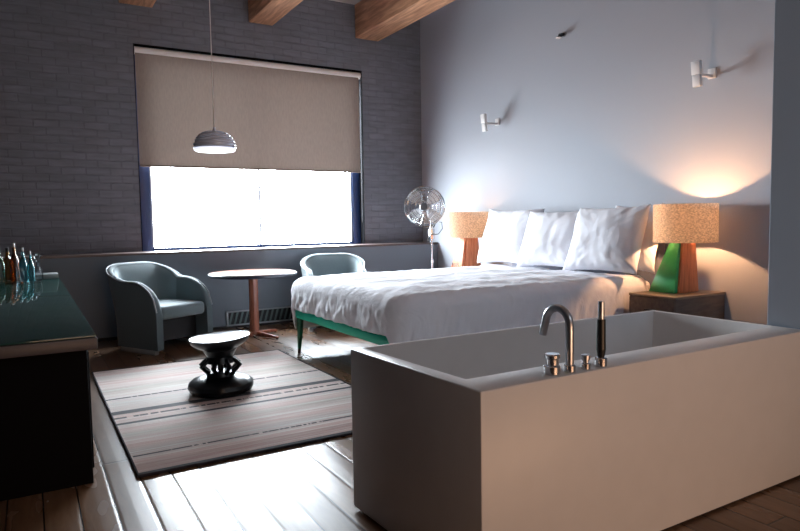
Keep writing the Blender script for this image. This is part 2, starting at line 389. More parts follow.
# window
rv = MB(); rv.box(WX0, WX0+.008, YW-.004, YW+.12, WZ0-.007, WZ1); rv.box(WX1-.008, WX1, YW-.004, YW+.12, WZ0-.007, WZ1); rv.box(WX0+.008, WX1-.008, YW-.004, YW+.12, WZ1-.008, WZ1)
struct(rv.build('trim_2', M['reveal'], smooth=False))
win = struct(bpy.data.objects.new('window_1', None)); col.objects.link(win); win.location = (0, 0, 0)
fy0, fy1 = YW+.12, YW+.2
f = MB()
f.box(WX0, WX0+.145, fy0, fy1, WZ0-.02, WZ1, .006); f.box(WX1-.125, WX1, fy0, fy1, WZ0-.02, WZ1, .006)
f.box(WX0+.145, WX1-.125, fy0, fy1, WZ1-.14, WZ1, .006); f.box(WX0+.145, WX1-.125, fy0, fy1, WZ0-.02, WZ0+.025, .006)
f.build('window_frame', M['frame'], win)
MB().box(2.738, 2.766, fy0+.01, fy1-.01, WZ0+.025, WZ1-.14, .004).build('mullion', M['mullion'], win)
MB().box(WX0+.145, WX0+.17, fy0+.02, fy1-.01, WZ0+.025, WZ1-.14, .004).build('sash_stile', M['mullion'], win)
MB().box(WX1-.15, WX1-.125, fy0+.02, fy1-.01, WZ0+.025, WZ1-.14, .004).build('sash_stile', M['mullion'], win)
MB().box(WX0+.17, 2.738, fy0+.04, fy0+.046, WZ0+.025, WZ1-.14).build('glass_pane', M['pane'], win, False)
MB().box(2.766, WX1-.15, fy0+.04, fy0+.046, WZ0+.025, WZ1-.14).build('glass_pane', M['pane'], win, False)

# beams
bl = ['exposed timber ceiling beam farthest left, only its underside tip visible at the top edge',
      'exposed timber ceiling beam above the right half of the window, middle one of three',
      'exposed timber ceiling beam nearest the grey bed wall, largest in view']
for i, (x0, x1) in enumerate(((1.06, 1.44), (2.63, 2.96), (4.19, 4.57))):
    o = MB().box(x0, x1, YB, YW, 3.95, ZC, 0.012).build('ceiling_beam', M['beam'])
    tag(o, bl[i], 'beam', 'exposed timber ceiling beams')

# roller blind
bx0, bx1, by = 1.214, 4.246, YW+.035
t = thing('roller_blind', 'wide taupe roller blind half lowered over the bright window', 'blind', ((bx0+bx1)/2, by, 2.03))
t_ = t.location
def rel(o): o.location = -t_; return o
rel(MB().cyl((bx0-.002, by, 3.43), (bx1+.02, by, 3.43), .046, seg=24).build('roller_tube', M['tubewhite'], t))
fb = MB()
rows = []
for i in range(61):
    x = bx0+.002+(bx1-bx0-.012)*i/60
    rows.append([fb.bm.verts.new((x, by-.03+.004*sin(x*3.1)*(1-j/20)+.003*sin(x*9+j*.5)*(1-j/20), 2.045+(3.405-2.045)*j/20)) for j in range(21)])
fb._grid(rows)
rel(fb.build('blind_fabric', M['blind'], t))
rel(MB().box(bx0+.008, bx1-.008, by-.038, by-.022, 2.03, 2.055, .004).build('bottom_bar', M['blind'], t))
for x in (bx0-.011, bx1+.0205): rel(MB().box(x, x+.008, by-.05, by+.05, 3.378, 3.492, .002).build('bracket', M['blackmetal'], t))
rel(MB().tube([(bx1+.012, by-.035, 3.42), (bx1+.014, by-.03, 2.6), (bx1+.012, by-.035, 1.35), (bx1+.018, by-.01, 1.3), (bx1+.02, by+.0, 1.35), (bx1+.02, by+.0, 3.42)], .004, 6).build('pull_cord', M['blackmetal'], t))

# vent grille in the dado
t = thing('vent_grille', 'low silver slatted air vent in the dado wall behind the round table', 'vent', (2.58, YD, .03))
g = MB()
for a in ((-.49, .49, 0, .018), (-.49, .49, .17, .188), (-.49, -.465, .018, .17), (.465, .49, .018, .17)):
    g.box(a[0], a[1], -.018, 0, a[2], a[3], .003)
g.build('frame', M['vent'], t)
MB().box(-.465, .465, -.004, -.001, .018, .17).build('backing', M['blackmetal'], t)
for i in range(14):  # slanted run imitates diagonal reflections inside the grille
    x = -.43+.066*i
    MB().hexa([(x-.035, -.012, .018), (x-.01, -.012, .018), (x-.01, -.006, .018), (x-.035, -.006, .018), (x+.01, -.012, .17), (x+.035, -.012, .17), (x+.035, -.006, .17), (x+.01, -.006, .17)]).build('slat', M['ventslat'], t, False)

# ------------------------------------------------------------------ pendant
t = thing('pendant_lamp', 'small domed aluminium pendant lamp hanging on a long thin cord', 'lamp', (1.285, 5.0, 1.86))
prof = []
for i in range(31):
    a = (pi/2)*i/30
    r = .158*cos(a)**.75 if i < 30 else 0.012
    prof.append((max(r, .012)+(.005 if i % 4 < 2 else -.003)*(1 if 0 < i < 28 else 0), .035+.135*sin(a)))
MB().lathe([(prof[0][0]-.004, .035)]+prof+[(.0, .172)], seg=48).build('shade', M['alu'], t, angle=60)
MB().lathe([(.120, .012), (.146, .014), (.157, .022), (.155, .034), (.12, .036), (.12, .012)], seg=48).build('rim_diffuser', M['opal'], t)
MB().lathe([(.0, .012), (.118, .013), (.118, .020), (0, .020)], seg=40).build('lower_diffuser', M['opal'], t)
MB().cyl((0, 0, .168), (0, 0, .2), .014, .008).build('cord_grip', M['alu'], t)
MB().cyl((0, 0, .2), (0, 0, ZC-1.86-.03), .0035, seg=8).build('cord', M['cord'], t)
MB().cyl((0, 0, ZC-1.86-.03), (0, 0, ZC-1.86), .05, seg=24).build('ceiling_rose', M['whitepaint'], t)

# wall spotlights
def wall_spot(y, label):
    t = thing('wall_spotlight', label, 'wall light', (XR, y, 2.57), 0, 'wall spotlights above the bed')
    MB().box(-.02, 0, -.04, .04, -.045, .045, .006).build('wall_plate', M['whitepaint'], t)
    a = MB(); a.box(-.21, -.02, -.016, .016, -.04, -.012, .004); a.build('arm', M['whitepaint'], t)
    m = Matrix.Translation((-.225, 0, -.02)) @ Matrix.Rotation(radians(-6), 4, 'Y')
    MB().box(-.022, .022, -.042, .042, -.012, .105, .006, mat=m).build('housing', M['whitepaint'], t)
    MB().box(-.019, .019, -.038, .038, -.115, -.014, .006, mat=m).build('lower_housing', M['whitepaint'], t)
wall_spot(6.46, 'small white box wall spotlight above the far bedside lamp')
wall_spot(3.49, 'small white box wall spotlight above the near bedside lamp with green base')

t = thing('sprinkler_head', 'tiny dark sprinkler head with bright tip, high on the bed wall', 'sprinkler', (XR+.001, 5.29, 3.375))
MB().cyl((0, 0, 0), (-.012, 0, 0), .03, .026, seg=20).build('escutcheon', M['steel'], t)
MB().cyl((-.012, 0, 0), (-.075, 0, -.02), .018, .02).build('stem', M['blackmetal'], t)
MB().lathe([(0, 0), (.026, .0), (.034, .006), (.01, .022), (0, .024)], (-.09, 0, -.055), 16).build('deflector', M['whitepaint'], t)
MB().tube([(-.06, .014, -.01), (-.085, .014, -.025), (-.085, .004, -.042)], .003, 6).tube([(-.06, -.014, -.01), (-.085, -.014, -.025), (-.085, -.004, -.042)], .003, 6).build('yoke', M['blackmetal'], t)

# ------------------------------------------------------------------ bath
t = thing('bathtub', 'large pale rectangular freestanding bathtub in the foreground', 'bathtub', (1.243, 1.637, 0))
L_, W_, Hh = 2.047, .898, .737
ix0, ix1, iy0, iy1 = .062, 2.02, .165, .872
b = bmesh.new()
def ring(x0, x1, y0, y1, z): return [b.verts.new(p) for p in ((x0+.021, y0, z), (x1, y0, z), (x1, y1, z), (x0-.02, y1, z))]
r0 = ring(0, L_, 0, W_, .014); r1 = ring(0, L_, 0, W_, Hh); r2 = ring(ix0, ix1, iy0, iy1, Hh)
r3 = ring(ix0+.09, ix1-.09, iy0+.05, iy1-.05, .24)
b.faces.new(r0[::-1]); b.faces.new(r3)
for A, B in ((r0, r1), (r1, r2), (r2, r3)):
    for i in range(4): b.faces.new((A[i], A[(i+1) % 4], B[(i+1) % 4], B[i]))
bmesh.ops.bevel(b, geom=[e for e in b.edges if e.calc_length() > .05 and max(v.co.z for v in e.verts) > .2], offset=.006, segments=2, affect='EDGES', profile=.5)
mb = MB(); mb.bm.free(); mb.bm = b
mb.build('basin', M['bath'], t)
MB().box(.036, L_-.012, .012, W_-.012, 0, .016).build('plinth', M['plinth'], t, False)
MB().lathe([(0, 0), (.03, .0), (.034, .004), (.02, .008), (0, .008)], (1.2, .5, .24), 24).build('drain', M['chrome'], t)

zr = Hh
t = thing('bath_faucet', 'deck mounted chrome gooseneck bath tap with round control knobs on the tub rim', 'faucet', (1.705, 1.672, zr))
pts = [(0, 0, .0), (0, 0, .06), (0, 0, .12), (0, 0, .15)]
for i in range(1, 17):
    a = pi*i/16*.88
    pts.append((0, .062-.062*cos(a), .17+.062*sin(a)))
e_ = Vector(pts[-1]); d_ = Vector((0, .30, -1)).normalized()
pts += [tuple(e_+d_*.03), tuple(e_+d_*.075)]
sp_ = MB().tube(pts, .0155, 16).build('spout', M['steel'], t)
MB().cyl((0, 0, 0), (0, 0, .028), .022, bev=.003).build('collar', M['chrome'], sp_)
mv = MB().cyl((-.078, .010, 0), (-.078, .010, .034), .03, bev=.004, seg=28).build('mixer_valve', M['chrome'], t)
k_ = MB().cyl((-.078, .010, .036), (-.078, .010, .058), .024, seg=28); k_.cyl((-.078, .010, .058), (-.078, .010, .076), .029, bev=.004, seg=28)
k_.build('mixer_knob', M['chrome'], mv)
dv = MB().cyl((.079, -.004, 0), (.079, -.004, .026), .017, bev=.003, seg=24).build('diverter_valve', M['chrome'], t)
k_ = MB().cyl((.079, -.004, .026), (.079, -.004, .036), .012, seg=20); k_.cyl((.079, -.004, .036), (.079, -.004, .056), .0165, bev=.002, seg=24)
k_.build('diverter_knob', M['steel'], dv)
MB().cyl((.162, -.003, 0), (.162, -.003, .036), .023, bev=.004, seg=24).build('shower_holder', M['chrome'], t)
t = thing('hand_shower', 'upright pencil hand shower with black grip on the bathtub rim', 'hand shower', (1.867, 1.669, zr+.0365))
MB().cyl((0, 0, 0), (0, 0, .03), .013, .018, seg=20).cyl((0, 0, .03), (0, 0, .145), .018, .0165, seg=20).build('grip', M['blackplastic'], t)
MB().cyl((0, 0, .145), (0, 0, .215), .0125, .0115, seg=20, bev=.002).build('spray_wand', M['steel'], t)

# ------------------------------------------------------------------ bed
BX0, BX1, BY0, BY1 = 2.275, 5.16, 3.95, 5.99
t = thing('bed', 'bed frame with teal green rail and tapered green legs under a white duvet', 'bed', (BX0, (BY0+BY1)/2, 0))
o_ = Vector(t.location)
def R_(m, n, mt, **k):
    ob = m.build(n, mt, t, **k); ob.location = -o_; return ob
R_(MB().box(BX0, BX0+.075, BY0, BY1, .355, .45, .03, 4), 'foot_rail', M['green'])
R_(MB().box(BX0+.076, BX1, BY0, BY0+.07, .355, .45, .028, 4), 'side_rail', M['green'])
R_(MB().box(BX0+.076, BX1, BY1-.07, BY1, .355, .45, .028, 4), 'side_rail', M['green'])
R_(MB().box(BX0+.08, BX1, BY0+.08, BY1-.08, .40, .435), 'slat_base', M['nswood'])
for (x, y) in ((BX0+.045, BY1-.045), (BX0+.045, BY0+.045), (BX1-.06, BY1-.05), (BX1-.06, BY0+.05)):
    dx = -.012 if x < 3 else .01; dy = .012 if y > 5 else -.012
    lg = R_(MB().tube([(x, y, .40), (x, y, .33), (x+dx*.5, y+dy*.5, .16), (x+dx, y+dy, .045)], [.036, .034, .026, .018], 14), 'leg', M['leggreen'])
    MB().tube([(x+dx, y+dy, .045), (x+dx*1.2, y+dy*1.2, .0)], [.0175, .015], 14).build('leg_tip', M['legtip'], lg)
R_(MB().box(5.17, 5.285, 3.93, 6.06, .12, 1.30, .03, 4), 'headboard', M['headboard'])
o = MB().box(BX0+.03, BX1-.005, BY0+.03, BY1-.03, .452, .70, .05, 4).build('mattress', M['mattress'])
tag(o, 'thick white mattress on the teal green bed frame, under the duvet', 'mattress')

# duvet: loops round a rounded outline, crowned on top, skirts hanging in folds
def duvet():
    m = MB(); x0, x1, y0, y1 = 2.245, 4.97, 3.885, 6.065; rc = .16
    # outline by arc length
    pts = []
    def arc(cx, cy, a0, a1, n):
        for i in range(n): 
            a = a0+(a1-a0)*i/n; pts.append((cx+rc*cos(a), cy+rc*sin(a)))
    def seg(p, q, n):
        for i in range(n): pts.append((p[0]+(q[0]-p[0])*i/n, p[1]+(q[1]-p[1])*i/n))
    seg((x1, y0), (x0+rc, y0), 150); arc(x0+rc, y0+rc, -pi/2, -pi, 26)
    seg((x0, y0+rc), (x0, y1-rc), 130); arc(x0+rc, y1-rc, pi, pi/2, 26)
    seg((x0+rc, y1), (x1, y1), 150); seg((x1, y1), (x1, y0), 60)
    n = len(pts); cx, cy = (x0+x1)/2, (y0+y1)/2
    ztop = .755
    rows = []
    def N(p, s, o=0): return noise.noise(Vector((p[0]*s, p[1]*s, o)))
    fr = [i/26 for i in range(27)]
    for q in fr:                                    # top, centre to rim (inset .1)
        row = []
        for (px, py) in pts:
            dx, dy = px-cx, py-cy
            sx = (abs(dx)-.10)/abs(dx) if abs(dx) > .3 else 1; sy = (abs(dy)-.10)/abs(dy) if abs(dy) > .3 else 1
            x, y = cx+dx*sx*q, cy+dy*sy*q
            e = 1-q
            z = ztop+.02*min(1, e*4) + .014*N((x, y*2), 2.2) + .008*N((x*2.2, y), 5.5, 3) + .004*N((x, y), 13, 5)
            row.append(m.bm.verts.new((x, y, z)))
        rows.append(row)
    rims = []
    NS = 26
    for k in range(1, NS+1):
        row = []
        u = k/NS
        for i, (px, py) in enumerate(pts):
            head = px > x1-.02
            foot = px < x0+rc
            far, near = py > y1-.02, py < y0+.02
            # outward normal
            a, c = pts[(i-1) % n], pts[(i+1) % n]
            tx, ty = c[0]-a[0], c[1]-a[1]; l = sqrt(tx*tx+ty*ty) or 1
            nx, ny = ty/l, -tx/l
            if (nx*(px-cx)+ny*(py-cy)) < 0: nx, ny = -nx, -ny
            # hem height eases from the foot (short, sits on the rail) to the long sides
            def sm(t): t = max(0, min(1, t)); return t*t*(3-2*t)
            hem = .458
            if py > y1-rc: hem = .458-.23*sm((py-(y1-rc))/rc)
            if py < y0+rc: hem = .458-.25*sm(((y0+rc)-py)/rc)
            hem += .012*N((px, py), 3, 9)
            if head: hem = .70
            zt = ztop-.005
            rad = .10
            if u < .3:
                an = (u/.3)*pi/2
                z = zt-rad*(1-cos(an)); out = -rad+rad*sin(an)
            else:
                v = (u-.3)/.7
                z = (zt-rad)+(hem-(zt-rad))*v
                s = i/n*60
                fold = .34*noise.noise(Vector((px*5.2+v*.9, py*5.2-v*.7, v*.5)))+.40*noise.noise(Vector((px*12+v*2.0, py*12-v*1.2, v+4)))+.30*noise.noise(Vector((px*25+v*3, py*27, v*2+9)))
                amp = .012+.040*min(1, v*1.2)
                if head: amp = 0
                flare = .008*v if not (far and px < x0+.5) else .03*v
                out = fold*amp+flare
                if foot and v > .8: out -= .012*(v-.8)/.2
            # rim joins the crowned top
            top = rows[26][i].co
            zz = z + (top.z-ztop)*(1-u)
            row.append(m.bm.verts.new((px+nx*out, py+ny*out, zz)))
        rims.append(row)
    allr = rows[1:]+rims
    c = m.bm.verts.new((cx, cy, ztop+.02))
    for i in range(n): m.bm.faces.new((c, allr[0][i], allr[0][(i+1) % n]))
    m._grid(allr, closed_v=True)
    o = m.build('duvet', M['sheet'], angle=180)
    sd = o.modifiers.new('thick', 'SOLIDIFY'); sd.thickness = .012; sd.offset = -1
    return o
tag(duvet(), 'crumpled white duvet draped over the bed down to the green foot rail', 'duvet')

def pillow(w, h, th, seed):
    m = MB(); nu, nv = 44, 36
    sides = []
    for sgn in (-1, 1):
        rows = []
        for i in range(nu+1):
            u = -1+2*i/nu; row = []
            for j in range(nv+1):
                v = -1+2*j/nv
                f = max(0, (1-abs(u)**2.6))**.55*max(0, (1-abs(v)**2.6))**.55
                pin = 1-.075*(1-abs(v)**2)*abs(u)**3, 1-.085*(1-abs(u)**2)*abs(v)**3
                x = u*w/2*pin[0]; z = h/2+v*h/2*pin[1]
                cr = 0.016*noise.noise(Vector((u*1.6, v*1.8, seed)))+.005*noise.noise(Vector((u*6, v*3.5, seed+7)))
                # creases that run in from the corners
                cr += .006*noise.noise(Vector(((abs(u)+abs(v))*1.5, (abs(u)-abs(v))*9, seed+3)))*abs(u*v)**.5*2
                edge = max(abs(u), abs(v)) > .999
                y = sgn*(th/2*f+(0 if edge else cr*min(1, f*2.5)))
                y += .03*abs(u*v)**3*sin(seed*5+u*2+v)
                if v < 0: y *= 1+.18*(-v)
                row.append(m.bm.verts.new((x, y, z)))
            rows.append(row)
        m._grid(rows, flip=sgn > 0)
    bmesh.ops.remove_doubles(m.bm, verts=m.bm.verts[:], dist=1e-5)
    return m.build('pillow', M['pillow'], angle=180)
for (x, y, z, w_, h_, th, lean, yaw, seed, lab) in (
    (4.70, 5.70, .797, .84, .69, .22, -22, -84, 1, 'plump white pillow at the far left of the bed, beside the far lamp'),
    (4.66, 4.92, .797, .82, .65, .22, -22, -82, 2, 'middle of the three plump white pillows leaning at the bed head'),
    (4.60, 4.15, .797, .80, .67, .24, -21, -82, 3, 'plump white pillow in front, nearest the green lamp base'),
    (4.90, 4.07, .797, .58, .66, .16, -15, -90, 4, 'warm lit white pillow tucked behind the nearest front pillow')):
    p = pillow(w_, h_, th, seed); p.location = (x, y, z)
    p.rotation_euler = (Matrix.Rotation(radians(yaw), 3, 'Z') @ Matrix.Rotation(radians(lean), 3, 'X')).to_euler()
    tag(p, lab, 'pillow', 'white bed pillows')

# nightstands
def nightstand(x0, x1, y0, y1, h, label):
    t = thing('nightstand', label, 'nightstand', ((x0+x1)/2, (y0+y1)/2, 0), 0, 'bedside nightstands')
    a, b_ = (x1-x0)/2, (y1-y0)/2
    MB().box(-a, a, -b_, b_, h-.022, h, .003).build('top', M['nstop'], t)
    MB().box(-a+.006, a, -b_+.006, b_-.006, .09, h-.022, .003).build('body', M['nswood'], t)
    d = MB().box(-a-.006, -a+.006, -b_+.012, b_-.012, h-.24, h-.03, .003).build('drawer', M['nswood'], t)
    MB().box(-a-.018, -a-.006, -.06, .06, h-.135, h-.125, .002).build('pull', M['blackmetal'], d)
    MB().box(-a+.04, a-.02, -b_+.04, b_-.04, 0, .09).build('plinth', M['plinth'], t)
nightstand(4.60, 5.29, 3.325, 3.80, .64, 'taupe wooden nightstand beside the bathtub, under the lamp with green and orange base')
nightstand(4.60, 5.29, 6.28, 6.80, .64, 'nightstand on the window side of the bed, mostly hidden behind the duvet')

# table lamps
def table_lamp(x, y, label, order, watts):
    t = thing('table_lamp', label, 'lamp', (x, y, .64), 0, 'bedside lamps with drum shades')
    r, z0, z1 = .262, .447, .778
    MB().lathe([(r-.003, z0), (r, z0), (r, z1), (r-.003, z1), (r-.003, z0)], seg=64).build('lamp_shade', M['shade'], t)
    sp = MB().tube([(0, 0, z1-.03), (r-.004, 0, z1-.012)], .002, 5).tube([(0, 0, z1-.03), (-r*.5, r*.86, z1-.012)], .002, 5).tube([(0, 0, z1-.03), (-r*.5, -r*.86, z1-.012)], .002, 5)
    sp.cyl((0, 0, .47), (0, 0, z1-.025), .004, seg=8); sp.build('shade_spider', M['steel'], t)
    MB().cyl((0, 0, .45), (0, 0, .52), .018).build('socket', M['lampdark'], t)
    MB().lathe([(0, .0), (.016, .003), (.03, .04), (.026, .065), (0, .085)], (0, 0, .52), 20).build('bulb', M['bulb'], t)
    # base: two leaning tapered slabs, one green, one orange
    ca, cb = order
    hB = .45
    # slab on the room side
    MB().hexa([(-.118, .015, 0), (-.083, .008, 0), (-.083, .27, 0), (-.118, .28, 0), (-.058, .02, hB), (-.03, .015, hB), (-.03, .10, hB), (-.058, .11, hB)], .005).build('green_slab' if ca == 'lampgreen' else 'wooden_slab', M[ca], t)
    MB().hexa([(-.080, -.005, 0), (.20, -.005, 0), (.20, .20, 0), (-.080, .20, 0), (-.026, -.005, hB), (.145, -.005, hB), (.145, .09, hB), (-.026, .09, hB)], .006).build('wooden_slab', M[cb], t)
    MB().box(-.07, .07, -.05, .05, hB-.002, hB+.012, .003).build('top_bracket', M['lampdark'], t)
    L = bpy.data.lights.new('bulb_light', 'POINT'); L.energy = watts; L.color = (1, .52, .25); L.shadow_soft_size = .03
    lo = bpy.data.objects.new('bulb_light', L); col.objects.link(lo); lo.parent = t; lo.location = (0, 0, .61)
    return t
table_lamp(4.945, 3.49, 'glowing drum shade lamp with green and orange wedge base beside the bathtub', ('lampgreen', 'lamporange'), 60)
table_lamp(4.955, 6.64, 'drum shade lamp with terracotta base on the far side of the bed, near the fan', ('lamporange', 'lamporange'), 8)

t = thing('drinking_glass', 'small pale glass on the far nightstand behind the bed', 'glass', (4.72, 6.62, .64))
MB().lathe([(0, 0), (.032, 0), (.036, .01), (.042, .13), (.039, .13), (.033, .014), (0, .012)], seg=28).build('tumbler', M['g_clear'], t)
MB().lathe([(0, .0125), (.0325, .0145), (.0355, .06), (0, .06)], seg=28).build('liquid', M['g_yellow'], t)

# ------------------------------------------------------------------ fan
t = thing('pedestal_fan', 'chrome pedestal fan standing in the corner by the bed wall', 'fan', (4.79, 7.28, 0))
MB().lathe([(0, 0), (.19, 0), (.195, .012), (.17, .03), (.05, .05), (.035, .09), (0, .09)], seg=40).build('base', M['chrome'], t)
MB().cyl((0, 0, .09), (0, 0, .75), .02, seg=20).cyl((0, 0, .75), (0, 0, 1.06), .0145, seg=20).build('pole', M['chrome'], t)
MB().cyl((0, 0, .73), (0, 0, .78), .03, bev=.005).build('height_collar', M['chrome'], t)
cbx = MB().box(-.04, .04, -.035, .035, 1.06, 1.20, .012).build('control_box', M['chrome'], t)
for i in range(3): MB().cyl((-.02+.02*i, -.035, 1.13), (-.02+.02*i, -.043, 1.13), .008, seg=12).build('button', M['blackplastic'], cbx)
fd = Vector((-.62, -.78, -.02)).normalized(); hc = Vector((-.17, -.10, 1.503))
q = fd.to_track_quat('Z', 'Y').to_matrix()
def fp(x, y, z): return hc+q @ Vector((x, y, z))
MB().cyl(fp(0, 0, -.20), fp(0, 0, -.03), .05, .075, seg=28, bev=.012).build('motor', M['chrome'], t)
MB().tube([(0, 0, 1.20), (0, 0, 1.30), tuple(fp(0, -.02, -.15)*.5+Vector((0, 0, 1.36))*.5), tuple(fp(0, 0, -.13))], .018, 12).build('neck', M['chrome'], t)
gd = MB()
Rg = .243
for zz, rr in ((.075, .07), (.075, .12), (.068, .17), (.055, .22), (.03, .27), (0, Rg), (-.03, .27), (-.05, .22)):
    gd.tube([fp(rr*cos(a*2*pi/48), rr*sin(a*2*pi/48), zz) for a in range(48)], .004 if rr < Rg else .008, 6, closed=True)
for a in range(48):
    an = a*2*pi/48; c, s = cos(an), sin(an)
    gd.tube([fp(r_*c, r_*s, z_) for r_, z_ in ((.05, .076), (.12, .075), (.2, .06), (.26, .036), (Rg, 0))], .0022, 5)
    if a % 2 == 0: gd.tube([fp(r_*c, r_*s, z_) for r_, z_ in ((Rg, 0), (.26, -.036), (.18, -.055), (.07, -.06))], .0022, 5)
gd.build('guard', M['chrome'], t)
MB().cyl(fp(0, 0, .07), fp(0, 0, .085), .055, .05, seg=24, bev=.004).build('guard_badge', M['steel'], t)
hb = MB().cyl(fp(0, 0, -.03), fp(0, 0, .04), .045, .04, seg=24, bev=.008).build('hub', M['steel'], t)
for kx in range(4):
    m = MB(); rows = []
    for i in range(13):
        r_ = .035+.225*i/12; row = []
        for j in range(9):
            v = -1+2*j/8
            wv = .30+.42*sin(pi*min(1, .25+.62*i/12))
            an = kx*pi/2+.75+v*wv*.62
            row.append(m.bm.verts.new(fp(r_*cos(an), r_*sin(an), .005+.026*v*(1-.4*i/12))))
        rows.append(row)
    m._grid(rows); o = m.build('blade', M['bladealu'], t); sd = o.modifiers.new('t', 'SOLIDIFY'); sd.thickness = .003
MB().tube([(.03, 0, 1.22), (.09, -.01, 1.30), (.16, -.02, 1.29), (.17, -.02, 1.20), (.11, -.01, 1.13), (.035, 0, 1.12)], .006, 8).build('cable', M['blackplastic'], t)

# ------------------------------------------------------------------ armchairs
def armchair(loc, rz, label):
    t = thing('armchair', label, 'armchair', loc, rz, 'grey green tub armchairs')
    # U path in plan: left arm front -> back -> right arm front (faces -Y)
    hw, yf, yb, rc = .365, -.38, .37, .17
    P = []
    for i in range(13): P.append((-hw, yf+(yb-rc-yf)*i/13))
    for i in range(14): a = pi-(pi/2)*i/14; P.append((-hw+rc+rc*cos(a), yb-rc+rc*sin(a)))
    for i in range(8): P.append((-hw+rc+(2*hw-2*rc)*i/8, yb))
    for i in range(14): a = pi/2-(pi/2)*i/14; P.append((hw-rc+rc*cos(a), yb-rc+rc*sin(a)))
    for i in range(14): P.append((hw, yb-rc-(yb-rc-yf)*i/13))
    n = len(P); d = [0]
    for i in range(1, n): d.append(d[-1]+sqrt((P[i][0]-P[i-1][0])**2+(P[i][1]-P[i-1][1])**2))
    T = d[-1]; th = .075
    def hgt(s):
        e = min(s, T-s)
        arm = .44+.30*sqrt(max(0, 1-(1-min(1, e/.40))**2))
        c = max(0, min(1, (e-.46)/.42)); c = c*c*(3-2*c)
        return arm+.165*c
    m = MB(); rows = []; top = []
    for i in range(n):
        a, b_ = P[max(0, i-1)], P[min(n-1, i+1)]
        tx, ty = b_[0]-a[0], b_[1]-a[1]; l = sqrt(tx*tx+ty*ty); nx, ny = -ty/l, tx/l     # outward (left of travel)
        if nx*P[i][0]+ny*(P[i][1]+.1) < 0: nx, ny = -nx, -ny
        h = hgt(d[i]); x, y = P[i]
        rk = .10*max(0, y-.0)/yb                                  # back leans out a little
        def pt(off, z): 
            k = rk*max(0, (z-.35))/.5
            return (x+nx*(off+k), y+ny*(off+k), z)
        z0 = .05
        sec = [(0, z0), (0, .25), (0, .45 if h > .5 else h-.1), (0, h-.035), (-.008, h-.014), (-.022, h-.002), (-th/2, h), (-th+.022, h-.002), (-th+.008, h-.014), (-th, h-.035), (-th, .42 if h > .5 else h-.1), (-th, .2), (-th, z0)]
        rows.append([m.bm.verts.new(pt(o_, z)) for o_, z in sec])
        top.append(Vector(pt(-.004, h-.006)))
    m._grid(rows, closed_v=True); m.bm.faces.new(rows[0][::-1]); m.bm.faces.new(rows[-1])
    sh = m.build('shell', M['chairfab'], t, angle=50)
    MB().tube(top, .007, 8).build('piping', M['pip'], sh)
    # back pad: follows the inside of the shell
    m = MB(); rows = []
    ids = [i for i in range(n) if .46 < d[i] < T-.46]
    for q_, i in enumerate(ids):
        u = -1+2*q_/(len(ids)-1)
        a, b_ = P[i-1], P[i+1]
        tx, ty = b_[0]-a[0], b_[1]-a[1]; l = sqrt(tx*tx+ty*ty); nx, ny = -ty/l, tx/l
        if nx*P[i][0]+ny*(P[i][1]+.1) < 0: nx, ny = -nx, -ny
        row = []; rk = .10*max(0, P[i][1])/yb; h = hgt(d[i])
        for j in range(15):
            v = j/14; z = .40+v*(h-.028-.40)
            pu = .03*max(0, 1-abs(u)**5)*max(0, 1-abs(2*v-1)**5)
            off = -th-.004-pu+rk*max(0, (z-.35))/.5
            row.append(m.bm.verts.new((P[i][0]+nx*off, P[i][1]+ny*off, z)))
        rows.append(row)
    m._grid(rows); m.build('back_pad', M['chairseat'], t, angle=180)
    # seat: rounded deep cushion
    def plan(y): return .305
    m = MB().box(-.287, .287, -.37, .27, .345, .485, .045, 5)
    m.build('seat_cushion', M['chairseat'], t, angle=60)
    MB().box(-.288, .288, -.20, .24, .10, .34).build('seat_base', M['plinth'], t)  # dark block paints the shade in the open gap under the seat
    for sx in (-1, 1):
        MB().box(sx*.345-.024, sx*.345+.024, -.34, .20, 0, .0495, .006).build('foot_glide', M['glide'], t)
    MB().box(-.16, .16, .32, .36, 0, .0495, .006).build('foot_glide', M['glide'], t)
    return t
armchair((1.20, 7.13, 0), radians(29), 'grey green tub armchair left of the round table, seat fully in view')
armchair((3.31, 7.24, 0), radians(-18), 'grey green tub armchair half hidden behind the bed corner, right of the round table')

# ------------------------------------------------------------------ round table
t = thing('round_table', 'round pinkish wood pedestal table under the window between two armchairs', 'table', (2.215, 7.12, 0))
MB().lathe([(0, .742), (.478, .742), (.49, .746), (.49, .752), (.478, .755), (0, .755)], seg=64).build('table_top', M['tabletop'], t)
MB().lathe([(.44, .710), (.494, .712), (.50, .72), (.50, .742), (.492, .746), (.44, .742), (.44, .71)], seg=64).build('edge_band', M['tableedge'], t)
MB().lathe([(0, .035), (.062, .035), (.062, .06), (.056, .075), (.054, .69), (.075, .708), (.12, .712), (.12, .735), (0, .735)], seg=10).build('column', M['tablewood'], t, angle=20)
for k in range(4):
    a = radians(28)+k*pi/2; c, s = cos(a), sin(a)
    fo = MB().hexa([(.03*c+.02*s, .03*s-.02*c, .012), (.36*c+.014*s, .36*s-.014*c, .012), (.36*c-.014*s, .36*s+.014*c, .012), (.03*c-.02*s, .03*s+.02*c, .012),
              (.03*c+.02*s, .03*s-.02*c, .07), (.36*c+.014*s, .36*s-.014*c, .034), (.36*c-.014*s, .36*s+.014*c, .034), (.03*c-.02*s, .03*s+.02*c, .07)], .004).build('foot', M['tablewood'], t)
    MB().cyl((.345*c, .345*s, 0), (.345*c, .345*s, .013), .013, seg=12).build('foot_pad', M['blackmetal'], fo)

